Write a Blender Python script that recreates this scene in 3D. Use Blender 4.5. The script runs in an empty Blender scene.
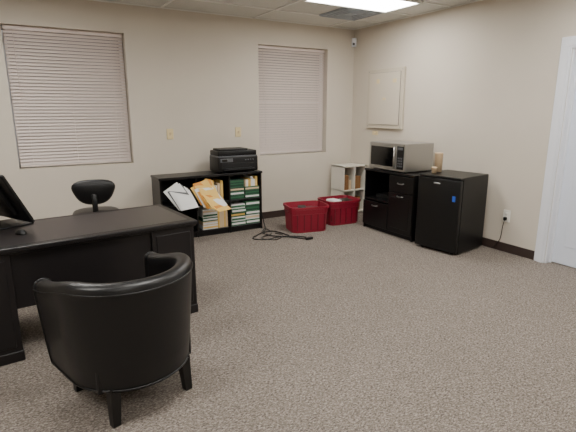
import bpy, bmesh, math, random
from mathutils import Vector, Matrix, Euler
random.seed(4)
# ---------------------------------------------------------------- helpers
def lin(c):
    return tuple((v/12.92 if v<=0.04045 else ((v+0.055)/1.055)**2.4) for v in [x/255 for x in c])+(1,)
MATS={}
def mat(name,col,rough=.6,metal=0,bump=0,bscale=60,var=0,vscale=8,emit=0,spec=.5,coat=0):
    if name in MATS: return MATS[name]
    m=bpy.data.materials.new(name); m.use_nodes=True
    nt=m.node_tree; b=nt.nodes['Principled BSDF']
    c=lin(col)
    b.inputs['Base Color'].default_value=c
    b.inputs['Roughness'].default_value=rough
    b.inputs['Metallic'].default_value=metal
    b.inputs['Specular IOR Level'].default_value=spec
    b.inputs['Coat Weight'].default_value=coat
    if emit:
        b.inputs['Emission Color'].default_value=c; b.inputs['Emission Strength'].default_value=emit
    tc=nt.nodes.new('ShaderNodeTexCoord')
    if var:
        n=nt.nodes.new('ShaderNodeTexNoise'); n.inputs['Scale'].default_value=vscale; n.inputs['Detail'].default_value=4
        nt.links.new(tc.outputs['Object'],n.inputs['Vector'])
        r=nt.nodes.new('ShaderNodeValToRGB')
        r.color_ramp.elements[0].position=.3; r.color_ramp.elements[1].position=.7
        r.color_ramp.elements[0].color=tuple(x*(1-var) for x in c[:3])+(1,)
        r.color_ramp.elements[1].color=tuple(min(1,x*(1+var)) for x in c[:3])+(1,)
        nt.links.new(n.outputs['Fac'],r.inputs['Fac']); nt.links.new(r.outputs['Color'],b.inputs['Base Color'])
    if bump:
        n=nt.nodes.new('ShaderNodeTexNoise'); n.inputs['Scale'].default_value=bscale; n.inputs['Detail'].default_value=5
        nt.links.new(tc.outputs['Object'],n.inputs['Vector'])
        bp=nt.nodes.new('ShaderNodeBump'); bp.inputs['Strength'].default_value=bump; bp.inputs['Distance'].default_value=.004
        nt.links.new(n.outputs['Fac'],bp.inputs['Height']); nt.links.new(bp.outputs['Normal'],b.inputs['Normal'])
    MATS[name]=m; return m

class B:
    def __init__(s): s.bm=bmesh.new(); s.mats=[]
    def mi(s,m):
        if m not in s.mats: s.mats.append(m)
        return s.mats.index(m)
    def add(s,t,m,smooth=False,M=None):
        if M is not None: bmesh.ops.transform(t,matrix=M,verts=t.verts)
        i=s.mi(m)
        bmesh.ops.recalc_face_normals(t,faces=t.faces)
        for f in t.faces: f.material_index=i; f.smooth=smooth
        me=bpy.data.meshes.new('t'); t.to_mesh(me); t.free(); s.bm.from_mesh(me); bpy.data.meshes.remove(me)
    def box(s,x0,x1,y0,y1,z0,z1,m,bev=.002,M=None,seg=1):
        t=bmesh.new(); bmesh.ops.create_cube(t,size=1)
        sx,sy,sz=abs(x1-x0),abs(y1-y0),abs(z1-z0)
        bmesh.ops.scale(t,vec=(sx,sy,sz),verts=t.verts)
        if bev: bmesh.ops.bevel(t,geom=t.edges[:],offset=min(bev,.45*min(sx,sy,sz)),segments=seg,affect='EDGES',profile=.5)
        bmesh.ops.translate(t,vec=((x0+x1)/2,(y0+y1)/2,(z0+z1)/2),verts=t.verts)
        s.add(t,m,seg>2,M)
    def cyl(s,p0,p1,r0,m,r1=None,seg=24,smooth=True,M=None):
        r1=r0 if r1 is None else r1
        p0=Vector(p0);p1=Vector(p1);dv=p1-p0
        t=bmesh.new(); bmesh.ops.create_cone(t,cap_ends=True,segments=seg,radius1=r0,radius2=r1,depth=dv.length)
        q=Vector((0,0,1)).rotation_difference(dv.normalized())
        bmesh.ops.transform(t,matrix=Matrix.Translation((p0+p1)/2)@q.to_matrix().to_4x4(),verts=t.verts)
        s.add(t,m,smooth and seg>8,M)
    def lathe(s,prof,m,c=(0,0,0),seg=28,M=None):
        t=bmesh.new(); rings=[]
        for r,z in prof:
            rings.append([t.verts.new((c[0]+r*math.cos(2*math.pi*k/seg),c[1]+r*math.sin(2*math.pi*k/seg),c[2]+z)) for k in range(seg)])
        for a,b in zip(rings,rings[1:]):
            for k in range(seg): t.faces.new((a[k],a[(k+1)%seg],b[(k+1)%seg],b[k]))
        t.faces.new(rings[0]); t.faces.new(rings[-1])
        s.add(t,m,True,M)
    def tube(s,pts,r,m,seg=6,sub=6,M=None):
        P=[Vector(p) for p in pts]; Q=[]
        for i in range(len(P)-1):
            a=P[max(i-1,0)];b=P[i];c=P[i+1];d=P[min(i+2,len(P)-1)]
            for k in range(sub):
                u=k/sub
                Q.append(.5*((2*b)+(c-a)*u+(2*a-5*b+4*c-d)*u*u+(3*b-a-3*c+d)*u**3))
        Q.append(P[-1]); t=bmesh.new(); rings=[]
        for i,q in enumerate(Q):
            tg=(Q[min(i+1,len(Q)-1)]-Q[max(i-1,0)]).normalized()
            up=Vector((0,0,1)) if abs(tg.z)<.95 else Vector((1,0,0))
            e=tg.cross(up).normalized(); f2=e.cross(tg)
            rings.append([t.verts.new(q+r*(math.cos(2*math.pi*k/seg)*e+math.sin(2*math.pi*k/seg)*f2)) for k in range(seg)])
        for a,b in zip(rings,rings[1:]):
            for k in range(seg): t.faces.new((a[k],a[(k+1)%seg],b[(k+1)%seg],b[k]))
        t.faces.new(rings[0]); t.faces.new(rings[-1]); s.add(t,m,True,M)
    def loft(s,rings,m,closed=True,cap=True,M=None,smooth=True):
        t=bmesh.new(); R=[[t.verts.new(p) for p in r] for r in rings]; n=len(R[0])
        for a,b in zip(R,R[1:]):
            for k in range(n if closed else n-1): t.faces.new((a[k],a[(k+1)%n],b[(k+1)%n],b[k]))
        if cap and closed: t.faces.new(R[0]); t.faces.new(R[-1])
        s.add(t,m,smooth,M)
    def done(s,name,loc=None,rotz=0,world=True):
        me=bpy.data.meshes.new(name)
        if world:   # geometry given in world coordinates: put the origin at the base centre
            xs=[v.co for v in s.bm.verts]
            c=Vector(((min(v.x for v in xs)+max(v.x for v in xs))/2,(min(v.y for v in xs)+max(v.y for v in xs))/2,min(v.z for v in xs)))
            bmesh.ops.translate(s.bm,vec=-c,verts=s.bm.verts); loc=c
        s.bm.to_mesh(me); s.bm.free()
        for m in s.mats: me.materials.append(m)
        o=bpy.data.objects.new(name,me); bpy.context.collection.objects.link(o)
        o.location=loc; o.rotation_euler=(0,0,rotz)
        return o
def rz(a,c=(0,0,0)):
    c=Vector(c); return Matrix.Translation(c)@Matrix.Rotation(a,4,'Z')@Matrix.Translation(-c)
def place(loc,e=(0,0,0)): return Matrix.Translation(loc)@Euler(e).to_matrix().to_4x4()

# ---------------------------------------------------------------- materials
wallm=mat('wall_paint',(208,199,185),.85,bump=.12,bscale=90,var=.02,vscale=2)
ceilm=mat('ceiling_tile',(206,206,200),.95,bump=.5,bscale=120,var=.05,vscale=60)
gridm=mat('ceiling_grid',(226,226,221),.5)
trimm=mat('white_trim_paint',(228,230,236),.4)
doorm=mat('door_paint',(222,228,240),.4)
basem=mat('brown_vinyl_base',(58,45,41),.5)
blindm=mat('blind_slat',(216,203,196),.5)
railm=mat('blind_rail',(218,205,198),.5)
blk=mat('black_laminate',(17,16,17),.34,bump=.03,bscale=30,spec=.4)
blk2=mat('black_laminate_desk',(24,21,22),.4,bump=.03,bscale=40,spec=.4)
blkin=mat('black_interior',(9,9,10),.7)
blkpl=mat('black_plastic',(13,13,14),.42,spec=.4)
blkfr=mat('black_fridge',(13,13,14),.36,bump=.08,bscale=300,spec=.4)
leather=mat('black_leather',(12,12,14),.37,bump=.1,bscale=120,spec=.5)
wood=mat('black_wood_leg',(12,11,11),.35)
steel=mat('stainless_steel',(178,176,172),.34,metal=.85)
steeld=mat('silver_pull',(150,150,150),.3,metal=1)
glass=mat('dark_glass',(8,8,9),.08,spec=.8)
red=mat('red_plastic',(138,22,46),.45)
redd=mat('dark_red_lid',(104,15,34),.45)
white=mat('white_laminate',(222,218,206),.5)
paper=mat('paper_white',(222,222,220),.8)
cream=mat('cream_card',(214,190,156),.8)
tan=mat('tan_paper_cup',(206,180,146),.7)
manila=mat('manila_folder',(228,190,104),.75)
orange=mat('orange_folder',(212,140,58),.75)
brown=mat('brown_card',(140,100,60),.8)
green=mat('green_carton',(46,96,66),.6)
dgreen=mat('dark_green_carton',(26,62,46),.6)
plate=mat('switch_plate',(226,208,160),.4)
plate2=mat('outlet_plate',(232,230,222),.4)
panelm=mat('panel_paint',(200,190,172),.5)
paneld=mat('panel_paint_door',(210,200,183),.5)
blue=mat('blue_sticker',(40,90,200),.5)
grey=mat('grey_plastic',(90,92,96),.4)
lightm=mat('lamp_diffuser',(255,252,246),.6,emit=23)
vent=mat('vent_grey',(168,176,184),.6)

def carpet():
    m=bpy.data.materials.new('speckled_carpet'); m.use_nodes=True; nt=m.node_tree; b=nt.nodes['Principled BSDF']
    b.inputs['Roughness'].default_value=.97; b.inputs['Specular IOR Level'].default_value=.1
    tc=nt.nodes.new('ShaderNodeTexCoord')
    mp=nt.nodes.new('ShaderNodeMapping'); mp.inputs['Scale'].default_value=(1,1.7,1); mp.inputs['Rotation'].default_value=(0,0,.5)
    nt.links.new(tc.outputs['Object'],mp.inputs['Vector'])
    n1=nt.nodes.new('ShaderNodeTexNoise'); n1.inputs['Scale'].default_value=66; n1.inputs['Detail'].default_value=3; n1.inputs['Roughness'].default_value=.75; n1.inputs['Distortion'].default_value=.6
    n2=nt.nodes.new('ShaderNodeTexNoise'); n2.inputs['Scale'].default_value=1.3; n2.inputs['Detail'].default_value=3
    v=nt.nodes.new('ShaderNodeTexVoronoi'); v.inputs['Scale'].default_value=150
    for n in (n1,n2,v): nt.links.new(mp.outputs['Vector'],n.inputs['Vector'])
    r=nt.nodes.new('ShaderNodeValToRGB'); e=r.color_ramp.elements
    e[0].position=.34; e[0].color=lin((86,78,72)); e[1].position=.66; e[1].color=lin((172,163,153))
    x=e.new(.5); x.color=lin((127,118,110))
    nt.links.new(n1.outputs['Fac'],r.inputs['Fac'])
    mx=nt.nodes.new('ShaderNodeMix'); mx.data_type='RGBA'; mx.blend_type='MULTIPLY'; mx.inputs[0].default_value=.25
    r2=nt.nodes.new('ShaderNodeValToRGB'); r2.color_ramp.elements[0].position=.3; r2.color_ramp.elements[0].color=(.75,.75,.75,1); r2.color_ramp.elements[1].position=.7
    nt.links.new(n2.outputs['Fac'],r2.inputs['Fac'])
    nt.links.new(r.outputs['Color'],mx.inputs[6]); nt.links.new(r2.outputs['Color'],mx.inputs[7])
    nt.links.new(mx.outputs[2],b.inputs['Base Color'])
    ad=nt.nodes.new('ShaderNodeMath'); ad.operation='ADD'
    nt.links.new(n1.outputs['Fac'],ad.inputs[0]); nt.links.new(v.outputs['Distance'],ad.inputs[1])
    bp=nt.nodes.new('ShaderNodeBump'); bp.inputs['Strength'].default_value=.4; bp.inputs['Distance'].default_value=.006
    nt.links.new(ad.outputs[0],bp.inputs['Height']); nt.links.new(bp.outputs['Normal'],b.inputs['Normal'])
    return m
carpetm=carpet()

# ---------------------------------------------------------------- room shell
XL,YN,H=-7.6,-8.6,2.74
b=B(); b.box(XL-.15,.25,YN-.15,.25,-.12,0,carpetm,0); b.done('floor')
W=[(-4.61,-3.388),(-1.648,-.493)]; Z0,Z1=.925,2.43
b=B()
xs=[XL-.15,W[0][0],W[0][1],W[1][0],W[1][1],.25]
for i in range(5):
    if i%2==0: b.box(xs[i],xs[i+1],0,.2,0,H+.1,wallm,0)
    else:
        b.box(xs[i],xs[i+1],0,.2,0,Z0,wallm,0); b.box(xs[i],xs[i+1],0,.2,Z1,H+.1,wallm,0)
b.done('wall_back')
DY0,DY1,DH=-4.18,-3.27,2.13
b=B()
b.box(0,.2,DY1,0,0,H+.1,wallm,0); b.box(0,.2,YN,DY0,0,H+.1,wallm,0); b.box(0,.2,DY0,DY1,DH,H+.1,wallm,0)
b.done('wall_right')
b=B(); b.box(XL-.15,XL,YN,0,0,H+.1,wallm,0); b.done('wall_left')
b=B(); b.box(XL-.15,.2,YN-.15,YN,0,H+.1,wallm,0); b.done('wall_front')
b=B(); b.box(XL-.15,.25,YN-.15,.25,H+.012,H+.1,ceilm,0)
x=-.50
while x>XL:
    b.box(x-.012,x+.012,YN,0,H,H+.014,gridm,0); x-=1.22
y=-.605
while y>YN:
    b.box(XL,0,y-.012,y+.012,H,H+.014,gridm,0); y-=.605
b.box(-.02,0,YN,0,H,H+.014,gridm,0); b.box(XL,0,-.02,0,H,H+.014,gridm,0)
b.done('ceiling')
b=B(); b.box(XL,0,-.01,0,0,.10,basem,.003); b.done('baseboard_back')
b=B(); b.box(-.01,0,-3.165,-.01,0,.10,basem,.003); b.box(-.01,0,YN,-4.285,0,.10,basem,.003); b.done('baseboard_right')
b=B(); b.box(XL,XL+.01,YN,-.01,0,.10,basem,.003); b.done('baseboard_left')
b=B(); b.box(XL+.01,-.01,YN,YN+.01,0,.10,basem,.003); b.done('baseboard_front')
# door + frame
b=B()
for (a,c) in ((DY1,DY1+.105),(DY0-.105,DY0)):
    b.box(-.022,-.001,a,c,0,DH+.105,trimm,.004); b.box(-.03,-.02,a+.018,c-.04,0,DH+.018,trimm,.003)
b.box(-.022,-.001,DY0,DY1,DH,DH+.105,trimm,.002); b.box(-.03,-.02,DY0-.065,DY1+.065,DH+.018,DH+.065,trimm,.003)
b.box(-.001,.2,DY1-.018,DY1-.001,0,DH,trimm,.001); b.box(-.001,.2,DY0+.001,DY0+.018,0,DH,trimm,.001); b.box(-.001,.2,DY0+.018,DY1-.018,DH-.018,DH-.001,trimm,.001)
b.box(.06,.084,DY1-.03,DY1-.018,0,DH-.018,trimm,.002); b.box(.06,.084,DY0+.018,DY1-.03,DH-.03,DH-.018,trimm,.002)
b.done('trim_1')
b=B(); b.box(.085,.125,DY0+.02,DY1-.02,.008,DH-.02,doorm,.003)
for z0,z1 in ((.2,.95),(1.1,1.95)):
    for y0,y1 in ((DY0+.13,DY0+.40),(DY1-.40,DY1-.13)):
        b.box(.079,.09,y0,y1,z0,z1,doorm,.008)
b.cyl((.085,DY0+.09,1.0),(.03,DY0+.09,1.0),.012,steeld); b.lathe([(.0,0),(.02,.002),(.028,.015),(.02,.03),(0,.034)],steeld,M=place((.045,DY0+.09,1.0),(0,-math.pi/2,0)))
b.done('door_1')
# windows: recess, frame, glass, blinds
night=mat('window_pane',(120,118,122),.1)
for i,(a,c) in enumerate(W):
    b=B()
    b.box(a,c,.165,.175,Z0,Z1,night,0)
    for q in ((a,a+.04),(c-.04,c)): b.box(q[0],q[1],.14,.18,Z0,Z1,trimm,.003)
    for q in ((Z0,Z0+.04),((Z0+Z1)/2-.02,(Z0+Z1)/2+.02),(Z1-.04,Z1)): b.box(a,c,.14,.18,q[0],q[1],trimm,.003)
    b.done('window_%d'%(i+1))
    b=B(); yb=.085
    b.box(a+.012,c-.012,yb-.02,yb+.02,Z1-.045,Z1-.003,railm,.004)
    b.box(a+.015,c-.015,yb-.014,yb+.014,Z0+.012,Z0+.034,railm,.004)
    z=Z0+.055
    while z<Z1-.06:
        t=bmesh.new(); pts=[]
        for u in (-1,-.5,0,.5,1):
            pts.append((yb+u*.0115-(1-u*u)*.003,z+u*.0165))
        va=[t.verts.new((a+.015,p[0],p[1])) for p in pts]; vb=[t.verts.new((c-.015,p[0],p[1])) for p in pts]
        for k in range(4): t.faces.new((va[k],vb[k],vb[k+1],va[k+1]))
        b.add(t,blindm,True); z+=.0355
    for q in (.12,.5,.88):
        xx=a+(c-a)*q; b.box(xx-.0015,xx+.0015,yb-.016,yb-.014,Z0+.03,Z1-.04,railm,0)
    b.cyl((a+.1,yb-.025,Z1-.05),(a+.105,yb-.03,Z1-.75),.003,railm,seg=8)
    b.cyl((c-.09,yb-.025,Z1-.05),(c-.09,yb-.028,Z1-1.0),.0015,railm,seg=6)
    b.lathe([(0,0),(.006,.002),(.004,.03),(0,.032)],railm,c=(c-.09,yb-.028,Z1-1.03),seg=10)
    b.done('window_blind')
# ceiling lights
for (cx,cy) in ((-1.11,-1.515),(-4.77,-1.515),(-3.55,-3.935),(-5.99,-3.935),(-1.11,-3.935),(-1.11,-6.355),(-4.77,-6.355)):
    b=B(); w,h=.595,.288
    b.box(cx-w,cx+w,cy-h,cy+h,H-.002,H+.008,lightm,0)
    for s in (-1,1):
        b.box(cx-w-.004,cx+w+.004,cy+s*h-.012,cy+s*h+.012,H-.012,H+.006,gridm,.002)
        b.box(cx+s*w-.012,cx+s*w+.012,cy-h,cy+h,H-.012,H+.006,gridm,.002)
    b.done('ceiling_light_panel')
b=B(); cx,cy=-.80,-.905
b.box(cx-.285,cx+.285,cy-.285,cy+.285,H-.004,H+.01,vent,0)
for k in range(4):
    q=.27-.06*k
    for s in (-1,1):
        b.box(cx-q,cx+q,cy+s*q-.006,cy+s*q+.006,H-.014,H,vent,.001); b.box(cx+s*q-.006,cx+s*q+.006,cy-q,cy+q,H-.014,H,vent,.001)
b.done('air_vent')
# wall fittings
def switch(x,z,name='light_switch'):
    b=B(); b.box(x-.042,x+.042,-.011,0,z-.065,z+.065,plate,.004); b.box(x-.009,x+.009,-.016,-.009,z-.018,z+.018,cream,.002); b.box(x-.004,x+.004,-.028,-.014,z-.002,z+.012,cream,.002); b.done(name)
switch(-2.919,1.265); switch(-1.976,1.268)
b=B(); y,z=-2.794,.41
b.box(-.011,0,y-.042,y+.042,z-.068,z+.068,plate2,.003)
for s in (-1,1): b.cyl((-.014,y,z+s*.026),(-.006,y,z+s*.026),.017,plate2,seg=20)
b.done('wall_outlet')
b=B(); b.box(-.045,-.015,y-.016,y+.016,z-.045,z-.01,blkpl,.004)
b.tube([(-.035,y,z-.04),(-.05,y+.005,.30),(-.035,y+.03,.15),(-.03,y+.08,.06),(-.025,y+.11,.02),(-.03,-2.67,.012)],.004,blkpl)
b.done('power_cord')
b=B(); b.box(-.040,-.002,-1.125,-.39,1.30,2.13,panelm,.005); b.box(-.046,-.0395,-1.07,-.445,1.355,2.075,basem,.001); b.box(-.052,-.044,-1.067,-.448,1.358,2.072,paneld,.003)
b.box(-.06,-.05,-.80,-.74,1.70,1.73,plate,.002); b.box(-.056,-.05,-.66,-.60,1.93,1.99,plate,.001); b.box(-.056,-.05,-1.0,-.93,1.93,1.98,plate,.001)
for yy in (-.42,-1.098):
    for zz in (1.33,2.10): b.cyl((-.044,yy,zz),(-.038,yy,zz),.007,steeld,seg=10)
b.done('electrical_panel')
b=B(); b.box(-.012,0,-.62,-.50,1.20,1.26,plate,.003); b.cyl((-.018,-.56,1.23),(-.01,-.56,1.23),.012,plate); b.done('phone_jack')
b=B()
b.box(-.035,.035,-.08,-.033,2.49,2.62,trimm,.012,M=Matrix.Rotation(-math.pi/4,4,'Z'),seg=3)
b.cyl((-.052,-.052,2.53),(-.066,-.066,2.53),.018,grey); b.done('motion_sensor')

# ---------------------------------------------------------------- storage cabinet (under microwave)
b=B(); X0,X1=-.63,-.04; YA,YB=-1.10,-2.0; YM=-1.58; HT=.81
b.box(X0-.015,X1,YB,YA,HT-.028,HT,blk,.004)
b.box(X0,X1,YA-.02,YA-.002,0,HT-.028,blk); b.box(X0,X1,YB+.002,YB+.02,0,HT-.028,blk); b.box(X0,X1,YM-.01,YM+.01,.05,HT-.028,blk)
b.box(X1-.012,X1,YB+.01,YA-.01,.03,HT-.03,blkin,0); b.box(X0+.01,X1,YB+.01,YA-.01,.05,.07,blk)
b.box(X0+.03,X0+.045,YB+.02,YA-.02,0,.05,blkin,0)
b.box(X0,X1,YM,YA-.02,.40,.42,blk)
b.box(X0-.018,X0+.001,YM+.006,YA-.005,.06,.385,blk,.004)
b.box(X0-.018,X0+.001,YB+.006,YM-.003,.575,.775,blk,.004)
b.box(X0-.018,X0+.001,YB+.006,YM-.003,.06,.57,blk,.004)
b.box(X0-.023,X0-.015,YB+.06,YM-.055,.12,.51,blk,.006)
for (yy,zz) in ((-1.34,.34),(-1.79,.69),(-1.79,.53)):
    b.tube([(X0-.018,yy-.05,zz),(X0-.037,yy-.038,zz-.003),(X0-.04,yy,zz-.006),(X0-.037,yy+.038,zz-.003),(X0-.018,yy+.05,zz)],.007,steeld)
b.box(X0+.1,X1-.1,-1.5,-1.22,.42,.47,blkin,.005)
b.done('storage_cabinet')
# microwave
b=B(); x0,x1,ya,yb=-.60,-.13,-1.16,-1.80; z0=HT+.012; z1=z0+.34
for xx in (x0+.05,x1-.05):
    for yy in (ya-.05,yb+.05): b.cyl((xx,yy,HT),(xx,yy,z0+.005),.014,blkpl,seg=12)
b.box(x0,x1,yb,ya,z0,z1,steel,.006,seg=2)
b.box(x0-.022,x0+.002,yb+.001,ya-.001,z0+.002,z1-.002,steel,.006)
b.box(x0-.026,x0-.018,yb+.19,ya-.035,z0+.05,z1-.05,glass,.004)
b.box(x0-.026,x0-.018,yb+.015,yb+.13,z0+.03,z1-.03,blkpl,.003)
b.box(x0-.029,x0-.024,yb+.03,yb+.115,z1-.075,z1-.045,grey,.001)
for r_ in range(4):
    for c_ in range(3): b.box(x0-.029,x0-.024,yb+.034+c_*.028,yb+.054+c_*.028,z0+.06+r_*.032,z0+.08+r_*.032,grey,.001)
b.cyl((x0-.045,yb+.16,z0+.04),(x0-.045,yb+.16,z1-.04),.008,steel)
for zz in (z0+.055,z1-.055): b.cyl((x0-.045,yb+.16,zz),(x0-.02,yb+.16,zz),.006,steel,seg=10)
b.done('microwave_oven')
# mini fridge (slightly turned)
b=B(); w,dp,h=.53,.57,.86
b.box(-dp/2+.055,dp/2,-w/2,w/2,.02,h-.012,blkfr,.006,seg=2); b.box(-dp/2+.0,dp/2,-w/2,w/2,h-.025,h,blkfr,.008,seg=2)
b.box(-dp/2,-dp/2+.047,-w/2+.001,w/2-.001,.03,h-.03,blkfr,.01,seg=3)
b.box(-dp/2+.045,-dp/2+.058,-w/2+.008,w/2-.008,.04,h-.04,blkin,0)
b.box(-dp/2-.006,-dp/2+.002,-.02,.06,h-.09,h-.075,steeld,.002)
b.box(-dp/2-.002,-dp/2+.004,-w/2+.05,-w/2+.085,.60,.66,blue,.001)
for sx in (-1,1):
    for sy in (-1,1): b.cyl((sx*.22,sy*.19,0),(sx*.22,sy*.19,.03),.018,blkpl,seg=12)
cx,cy=-.645+.285*.99-.265*.139, -2.655+.285*.139+.265*.99
b.done('mini_fridge',loc=(cx,cy,0),rotz=math.radians(8),world=False)
b=B(); b.lathe([(0,0),(.042,0),(.046,.21),(.048,.22),(.044,.22),(.040,.2),(0,.2)],tan,c=(-.43,-2.15,h+.001)); b.done('paper_cup')
b=B(); b.lathe([(0,0),(.026,0),(.03,.055),(.034,.06),(.03,.07),(0,.072)],tan,c=(-.56,-2.21,h+.001)); b.done('small_jar')
# white cubby shelf in the corner
b=B(); x0,x1,y0,y1,h=-.46,-.03,-.42,-.10,.74
for xx in (x0,(x0+x1)/2-.009,x1-.018): b.box(xx,xx+.018,y0,y1,0,h,white,.002)
for zz in (0.02,.36,h-.018): b.box(x0,x1,y0,y1,zz,zz+.018,white,.002)
b.box(x0,x1,y1-.006,y1,0,h,white,0)
b.box(x0+.03,x0+.12,y0+.03,y1-.05,.378,.60,brown,.004); b.box(x0+.13,x0+.17,y0+.03,y1-.05,.378,.52,cream,.004)
b.box(x1-.18,x1-.06,y0+.05,y1-.05,.378,.57,brown,.004); b.box(x0+.04,x0+.16,y0+.05,y1-.05,.038,.2,cream,.004); b.box(x1-.18,x1-.06,y0+.05,y1-.05,.038,.25,brown,.004)
b.done('cubby_shelf')

# ---------------------------------------------------------------- red bins
def bin_(name,c,rot,L,Wd,Hh,stuff):
    b=B(); n=40
    def ring(sx,sy,z,e=6):
        out=[]
        for k in range(n):
            a=2*math.pi*(k+.5)/n; ca,sa=math.cos(a),math.sin(a)
            rr=(abs(ca)**e+abs(sa)**e)**(-1/e); out.append((rr*ca*sx,rr*sa*sy,z))
        return out
    l,w=L/2,Wd/2
    b.loft([ring(l*.88,w*.86,0),ring(l*.89,w*.87,.01),ring(l*.94,w*.94,Hh*.72),ring(l*.97,w*.97,Hh*.73),ring(l*.97,w*.97,Hh*.9),ring(l*1.02,w*1.02,Hh*.91),ring(l*1.02,w*1.02,Hh),
            ring(l*.96,w*.96,Hh),ring(l*.9,w*.9,Hh*.75),ring(l*.82,w*.8,.02)],red,smooth=False)
    for s in (-1,1):
        for k in range(-2,3): b.box(k*l*.35-.008,k*l*.35+.008,s*w*.9-.008,s*w*.9+.012*s,.03,Hh*.7,redd,.003)
        b.box(s*l*.93,s*(l*.93+.03),-w*.4,w*.4,Hh*.76,Hh*.82,redd,.004)
    if stuff==1:
        b.box(-l*.85,l*.85,-w*.75,w*.75,.05,Hh*.8,redd,.01)
        b.box(-l*.6,l*.5,-w*.6,w*.3,Hh*.8,Hh*.88,redd,.01,M=rz(.2)); b.box(-l*.4,l*.0,-w*.4,w*.3,Hh*.88,Hh*.93,blkpl,.01,M=rz(-.3))
    else:
        b.box(-l*.85,l*.85,-w*.8,w*.8,.05,Hh*.8,redd,.01)
        b.box(-l*.6,-l*.05,-w*.4,w*.5,Hh*.8,Hh*.98,paper,.01,M=rz(.15))
        b.box(l*.1,l*.7,-w*.5,w*.5,Hh*.8,Hh*.95,blkpl,.01,M=rz(-.1))
    b.done(name,loc=(c[0],c[1],0),rotz=rot,world=False)
bin_('plastic_storage_bin',(-1.385,-.81),math.radians(-12),.54,.43,.34,1)
bin_('plastic_storage_bin',(-.76,-.71),math.radians(-5),.52,.42,.34,2)

# ---------------------------------------------------------------- low bookcase on back wall
b=B(); x0,x1,y0,y1,h=-3.22,-1.87,-.48,-.12,.78
b.box(x0-.01,x1+.01,y0-.01,y1,h-.03,h,blk,.004)
divs=[x0,-2.78,-2.34,x1-.02]
for xx in divs: b.box(xx,xx+.02,y0,y1,0,h-.03,blk)
b.box(x0,x1,y1-.008,y1,0,h-.03,blkin,0); b.box(x0,x1,y0+.005,y1,.06,.08,blk); b.box(x0,x1,y0+.02,y0+.03,0,.06,blk)
b.box(x0,x1,y0+.005,y1,.41,.43,blk)
b.done('low_bookcase')
def carton(b,xa,xb,za,zb,body,band,y0=-.46,y1=-.2):
    b.box(xa,xb,y0,y1,za,zb,body,.003)
    hh=zb-za
    b.box(xa+.004,xb-.004,y0-.0015,y0+.001,za+hh*.3,zb-hh*.25,band,0)
b=B()
z=.081
for k in range(5):
    carton(b,-2.315+.01*(k%2),-2.11+.006*(k%2),z,z+.055,(green,paper,green,green,paper)[k],(paper,green,manila,paper,green)[k],y0=-.47+.01*(k%3)); z+=.0565
z=.081
for k in range(5):
    carton(b,-2.10,-1.90,z,z+.06,(green,paper,green,dgreen,green)[k],(paper,cream,paper,green,paper)[k],y0=-.465+.008*(k%2)); z+=.0615
z=.431
for k in range(5):
    carton(b,-2.315,-2.12,z,z+.05,(dgreen,green,dgreen,green,dgreen)[k],(green,paper,cream,dgreen,green)[k]); z+=.0515
z=.431
for k in range(3):
    carton(b,-2.105,-1.90,z,z+.05,(green,dgreen,green)[k],(paper,green,cream)[k]); z+=.0515
xx=-2.105
while xx<-1.92:
    w=random.choice((.02,.028,.035)); hh=random.uniform(.08,.14)
    b.box(xx,min(xx+w,-1.895),-.45,-.22,z,z+hh,random.choice((paper,manila,manila,cream)),.002); xx+=w+.001
z=.081
for k in range(5):
    carton(b,-2.70,-2.50,z,z+.05,(paper,cream,green,paper,paper)[k],(manila,paper,paper,green,cream)[k]); z+=.0515
xx=-2.49
while xx<-2.37:
    w=random.choice((.02,.03)); b.box(xx,xx+w,-.45,-.2,.081,.081+random.uniform(.2,.29),random.choice((paper,manila,cream)),.002); xx+=w+.001
for k in range(4): b.box(-2.56+.04*k,-2.525+.04*k,-.44,-.2,.431,.431+random.uniform(.2,.28),(manila,paper,cream,manila)[k],.002)
b.done('paper_cartons')
b=B()
for k in range(13):
    m=(manila,orange,manila,paper,manila,manila,orange,manila,paper,manila,manila,orange,manila)[k]
    b.box(-.13+.01*(k%3),.12+.012*((k*7)%3-1),-.002,.002,-.13,.13+.012*((k*5)%3-1),m,0,M=place((-2.71+.010*k,-.585-.011*k,.60-.013*k),(math.radians(-16-4*k),math.radians(-18+2.2*k+4*((k*3)%4-1.5)),math.radians(6+2*k))))
b.done('file_folders')
b=B()
for k in range(6):
    b.box(-.1,.1,-.0015,.0015,-.14,.14,(paper,paper,grey,paper,paper,paper)[k],0,M=place((-3.04+.015*k,-.58-.015*k,.57-.008*k),(math.radians(-30-4*k),math.radians(-30+5*k),math.radians(5))))
b.done('loose_papers')
# printer
b=B(); x0,x1,y0,y1,z0=-2.46,-1.90,-.46,-.14,.78
b.box(x0,x1,y0+.02,y1,z0+.01,z0+.20,blkpl,.012,seg=3)
b.box(x0+.01,x1-.01,y0+.035,y1,z0+.21,z0+.275,blkpl,.012,seg=3); b.box(x0+.005,x1-.005,y0+.03,y1,z0+.195,z0+.213,grey,.002)
b.box(x0+.04,x1-.13,y0+.05,y1-.03,z0+.275,z0+.30,blkpl,.008,seg=2)
b.box(x0+.05,x1-.05,y0+.012,y0+.03,z0+.05,z0+.12,blkin,.003)
b.box(x0+.06,x1-.06,y0-.03,y0+.05,z0+.035,z0+.05,blkpl,.004); b.box(x0+.1,x1-.1,y0-.015,y0+.05,z0+.05,z0+.058,blkpl,.001)
b.box(x0+.03,x0+.2,y0+.012,y0+.03,z0+.135,z0+.18,grey,.003); b.box(x0+.05,x0+.12,y0+.009,y0+.02,z0+.145,z0+.172,glass,.001)
for k in range(4): b.cyl((x1-.18+k*.035,y0+.024,z0+.157),(x1-.18+k*.035,y0+.012,z0+.157),.008,grey,seg=12)
for s in (x0+.05,x1-.05):
    for q in (y0+.06,y1-.05): b.cyl((s,q,z0),(s,q,z0+.015),.014,blkpl,seg=10)
b.done('printer')
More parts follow.
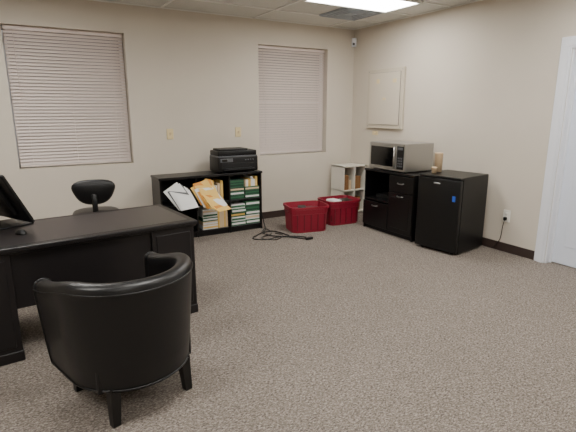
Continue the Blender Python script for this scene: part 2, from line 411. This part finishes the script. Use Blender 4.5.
# cords on the carpet
b=B(); pts=[(-1.80,-.32,.2),(-1.81,-.42,.05),(-1.9,-.62,.008),(-2.1,-.78,.008),(-2.22,-.9,.008),(-2.1,-1.02,.008),(-1.9,-1.0,.01),(-1.75,-1.07,.012),(-1.62,-1.17,.008),(-1.66,-1.25,.008),(-1.8,-1.1,.015),(-1.95,-.92,.012),(-2.0,-.75,.015),(-1.85,-.7,.008),(-1.80,-.82,.012),(-1.76,-1.0,.008)]
b.tube(pts,.007,blkpl); b.tube([(-1.83,-.5,.008),(-2.0,-.72,.018),(-1.97,-.95,.02),(-1.8,-1.04,.01),(-1.68,-1.18,.018),(-1.57,-1.24,.008)],.006,blkpl)
b.tube([(-1.84,-.55,.006),(-1.9,-.8,.006),(-2.12,-.92,.006),(-2.0,-1.08,.006),(-1.85,-1.0,.02),(-1.88,-.85,.02)],.005,blkpl)
b.box(-1.68,-1.58,-1.29,-1.24,0,.03,blkpl,.006); b.done('power_cable')

# ---------------------------------------------------------------- desk
th=math.radians(5.5); Wd,D=1.58,.76
NR=Vector((-3.505,-2.57,0)); Rm=Matrix.Rotation(th,3,'Z'); dc=NR+Rm@Vector((-Wd/2,D/2,0))
b=B(); w,d=Wd/2,D/2; ht=.75
b.box(-w,w,-d,d,ht-.03,ht,blk2,.006,seg=2); b.box(-w+.012,w-.012,-d+.012,d-.012,ht-.045,ht-.03,blk2,.003)
b.box(-w+.05,w-.05,-d+.06,d-.06,ht-.0005,ht+.0012,mat('desk_inlay',(44,40,40),.3),.0005)
for s in (-1,1):
    a,c=(w-.35,w-.025) if s>0 else (-w+.025,-w+.35)
    b.box(a,c,-d+.025,d-.04,.0,ht-.045,blk2,.003)
    b.box(a-.006,c+.006,-d+.019,d-.034,0,.07,blk2,.004)
    b.box(a+.03,c-.03,-d+.019,-d+.03,.10,ht-.08,blk2,.004)
    for z0,z1 in ((.1,.38),(.39,.54),(.55,.69)):
        b.box(a+.01,c-.01,d-.042,d-.025,z0,z1,blk2,.004); b.tube([((a+c)/2-.05,d-.026,(z0+z1)/2),((a+c)/2,d-.004,(z0+z1)/2),((a+c)/2+.05,d-.026,(z0+z1)/2)],.004,steeld)
b.box(-w+.35,w-.35,-d+.05,-d+.068,.34,ht-.045,blk2,.003)
b.box(-w+.35,w-.35,d-.06,d-.042,ht-.11,ht-.045,blk2,.003)
b.done('office_desk',loc=(dc.x,dc.y,0),rotz=th,world=False)
ht+=.0012
# monitor on desk: leans back, faces the task chair side
b=B(); T=place((0,.0,.07),(math.radians(26),0,0))
b.box(-.27,.27,-.012,.012,-.03,.36,blkpl,.008,M=T,seg=2); b.box(-.26,.26,.011,.014,-.01,.35,glass,0,M=T); b.box(-.17,.17,-.04,-.008,.04,.28,blkpl,.012,M=T,seg=3)
b.box(-.13,.13,-.15,.09,0,.014,blkpl,.006,seg=2); b.loft([[(-.04,-.13,.01),(.04,-.13,.01),(.04,-.10,.01),(-.04,-.10,.01)],[(-.04,-.13,.20),(.04,-.13,.20),(.04,-.09,.20),(-.04,-.09,.20)]],blkpl,smooth=False)
b.done('computer_monitor',loc=(-4.71,-1.99,ht),rotz=math.radians(-62),world=False)
b=B()
rings=[]
for k in range(9):
    v=-1+2*k/8; rr=math.sqrt(max(0.02,1-v*v))
    rings.append([(.03*rr*math.cos(a*math.pi/8),.052*v,max(0,.001+.03*rr*math.sin(a*math.pi/8)*(1-.2*v))) for a in range(0,9)]+[(0,.052*v,0)])
b.loft(rings,blkpl); b.done('computer_mouse',loc=(-4.66,-2.34,ht),rotz=.4,world=False)
# task chair behind desk
b=B()
def cushion(b,cx,cy,cz,sx,sy,sz,m,M=None,e=4,taper=0):
    rings=[];n=32
    for j in range(9):
        v=-1+2*j/8; sc=(1-abs(v)**3)**(1/3) if abs(v)<1 else .01
        sc=.35+.65*sc if abs(v)==1 else sc
        ring=[]
        for k in range(n):
            a=2*math.pi*k/n; ca,sa=math.cos(a),math.sin(a); rr=(abs(ca)**e+abs(sa)**e)**(-1/e)
            ring.append((cx+sx*rr*ca*sc*(1+taper*sa),cy+sy*v,cz+sz*rr*sa*sc) )
        rings.append(ring)
    b.loft(rings,m,M=M)
cushion(b,0,-.20,.80,.18,.035,.12,leather,e=2.8,taper=.28)
b.tube([(0,-.235,.78),(0,-.26,.70),(0,-.24,.60),(0,-.12,.54)],.028,blkpl)
cushion(b,0,0,0,.22,.04,.22,leather,M=place((0,0.02,.55),(math.pi/2,0,0)),e=3)
b.cyl((0,0,.09),(0,0,.53),.028,blkpl)
for k in range(5):
    a=2*math.pi*k/5+.3; p=(.27*math.cos(a),.27*math.sin(a)); b.tube([(0,0,.12),(p[0]*.5,p[1]*.5,.10),(p[0],p[1],.07)],.018,blkpl)
    b.cyl((p[0]-.02*math.sin(a),p[1]+.02*math.cos(a),.028),(p[0]+.02*math.sin(a),p[1]-.02*math.cos(a),.028),.028,blkpl,seg=16)
    b.cyl((p[0],p[1],.03),(p[0],p[1],.08),.008,blkpl,seg=8)
b.done('task_chair',loc=(-4.0,-.98,0),rotz=-.15,world=False)

# ---------------------------------------------------------------- barrel club chair
b=B()
A=.32; FR=.27
path=[]
for k in range(7): path.append((Vector((A,FR-FR*k/6)),Vector((1,0)),1-k/6*1.0))
for k in range(1,25):
    a=-math.pi*k/24; path.append((Vector((A*math.cos(a),A*math.sin(a))),Vector((math.cos(a),math.sin(a))),0))
for k in range(1,7): path.append((Vector((-A,FR*k/6)),Vector((-1,0)),k/6))
def topz(p): 
    t=max(0,min(1,(p.y+.15)/.42)); return .768-.08*t*t*(3-2*t)
rings=[]
def prof(p,n,off=0):
    zt=topz(p); zb=.185
    pts=[]
    o=.045
    for u in (0,.03,.25,.5,.75,.92): 
        z=zb+(zt-.04-zb)*u; fl=-.045+.045*u**.8
        pts.append((o+fl-(.006 if u==0 else 0),z))
    for k in range(1,8):
        a=math.pi*k/8; pts.append((o*math.cos(a),zt-.04+.04*math.sin(a)))
    for u in (.95,.7,.4,.0):
        z=zb+(zt-.04-zb)*u; pts.append((-o+.004,z))
    return [(p.x+n.x*q,p.y+n.y*q,z) for q,z in pts]
for p,n,_ in path: rings.append(prof(p,n))
b.loft(rings,leather,closed=True,cap=True)
for s in (0,-1):
    b.tube(rings[s][1:-1],.005,leather,sub=2)
b.tube([r[1] for r in rings],.006,leather,sub=2)
b.tube([(p.x+n.x*.047,p.y+n.y*.047,topz(p)-.045) for p,n,_ in path],.0035,leather,sub=2)
b.box(-.275,.275,-.20,.255,.185,.32,leather,.01,seg=2)
cushion(b,0,0,0,.262,.065,.25,leather,M=place((0,.02,.385),(math.pi/2,0,0)),e=5)
for sx in (-1,1):
    for sy in (-1,1):
        cx,cy=sx*.205,sy*.21
        b.loft([[(cx+sx*.012+q*.02,cy+sy*.012+r*.02,0) for q,r in ((-1,-1),(1,-1),(1,1),(-1,1))],[(cx+q*.028,cy+r*.028,.21) for q,r in ((-1,-1),(1,-1),(1,1),(-1,1))]],wood,smooth=False)
b.done('barrel_armchair',loc=(-4.205,-3.34,0),rotz=math.radians(16),world=False)

# ---------------------------------------------------------------- world + camera
w=bpy.data.worlds.new('world'); bpy.context.scene.world=w; w.use_nodes=True
w.node_tree.nodes['Background'].inputs[0].default_value=(.6,.7,.9,1); w.node_tree.nodes['Background'].inputs[1].default_value=.3
f=455.0; pitch=math.radians(13.1); yaw=math.radians(30.8)
cd=bpy.data.cameras.new('camera'); cam=bpy.data.objects.new('camera',cd); bpy.context.collection.objects.link(cam)
cd.sensor_width=36; cd.lens=36*f/576; cd.clip_start=.05
cam.location=(-4.63,-5.79,1.56); cam.rotation_euler=(math.pi/2-pitch,0,-yaw)
bpy.context.scene.camera=cam
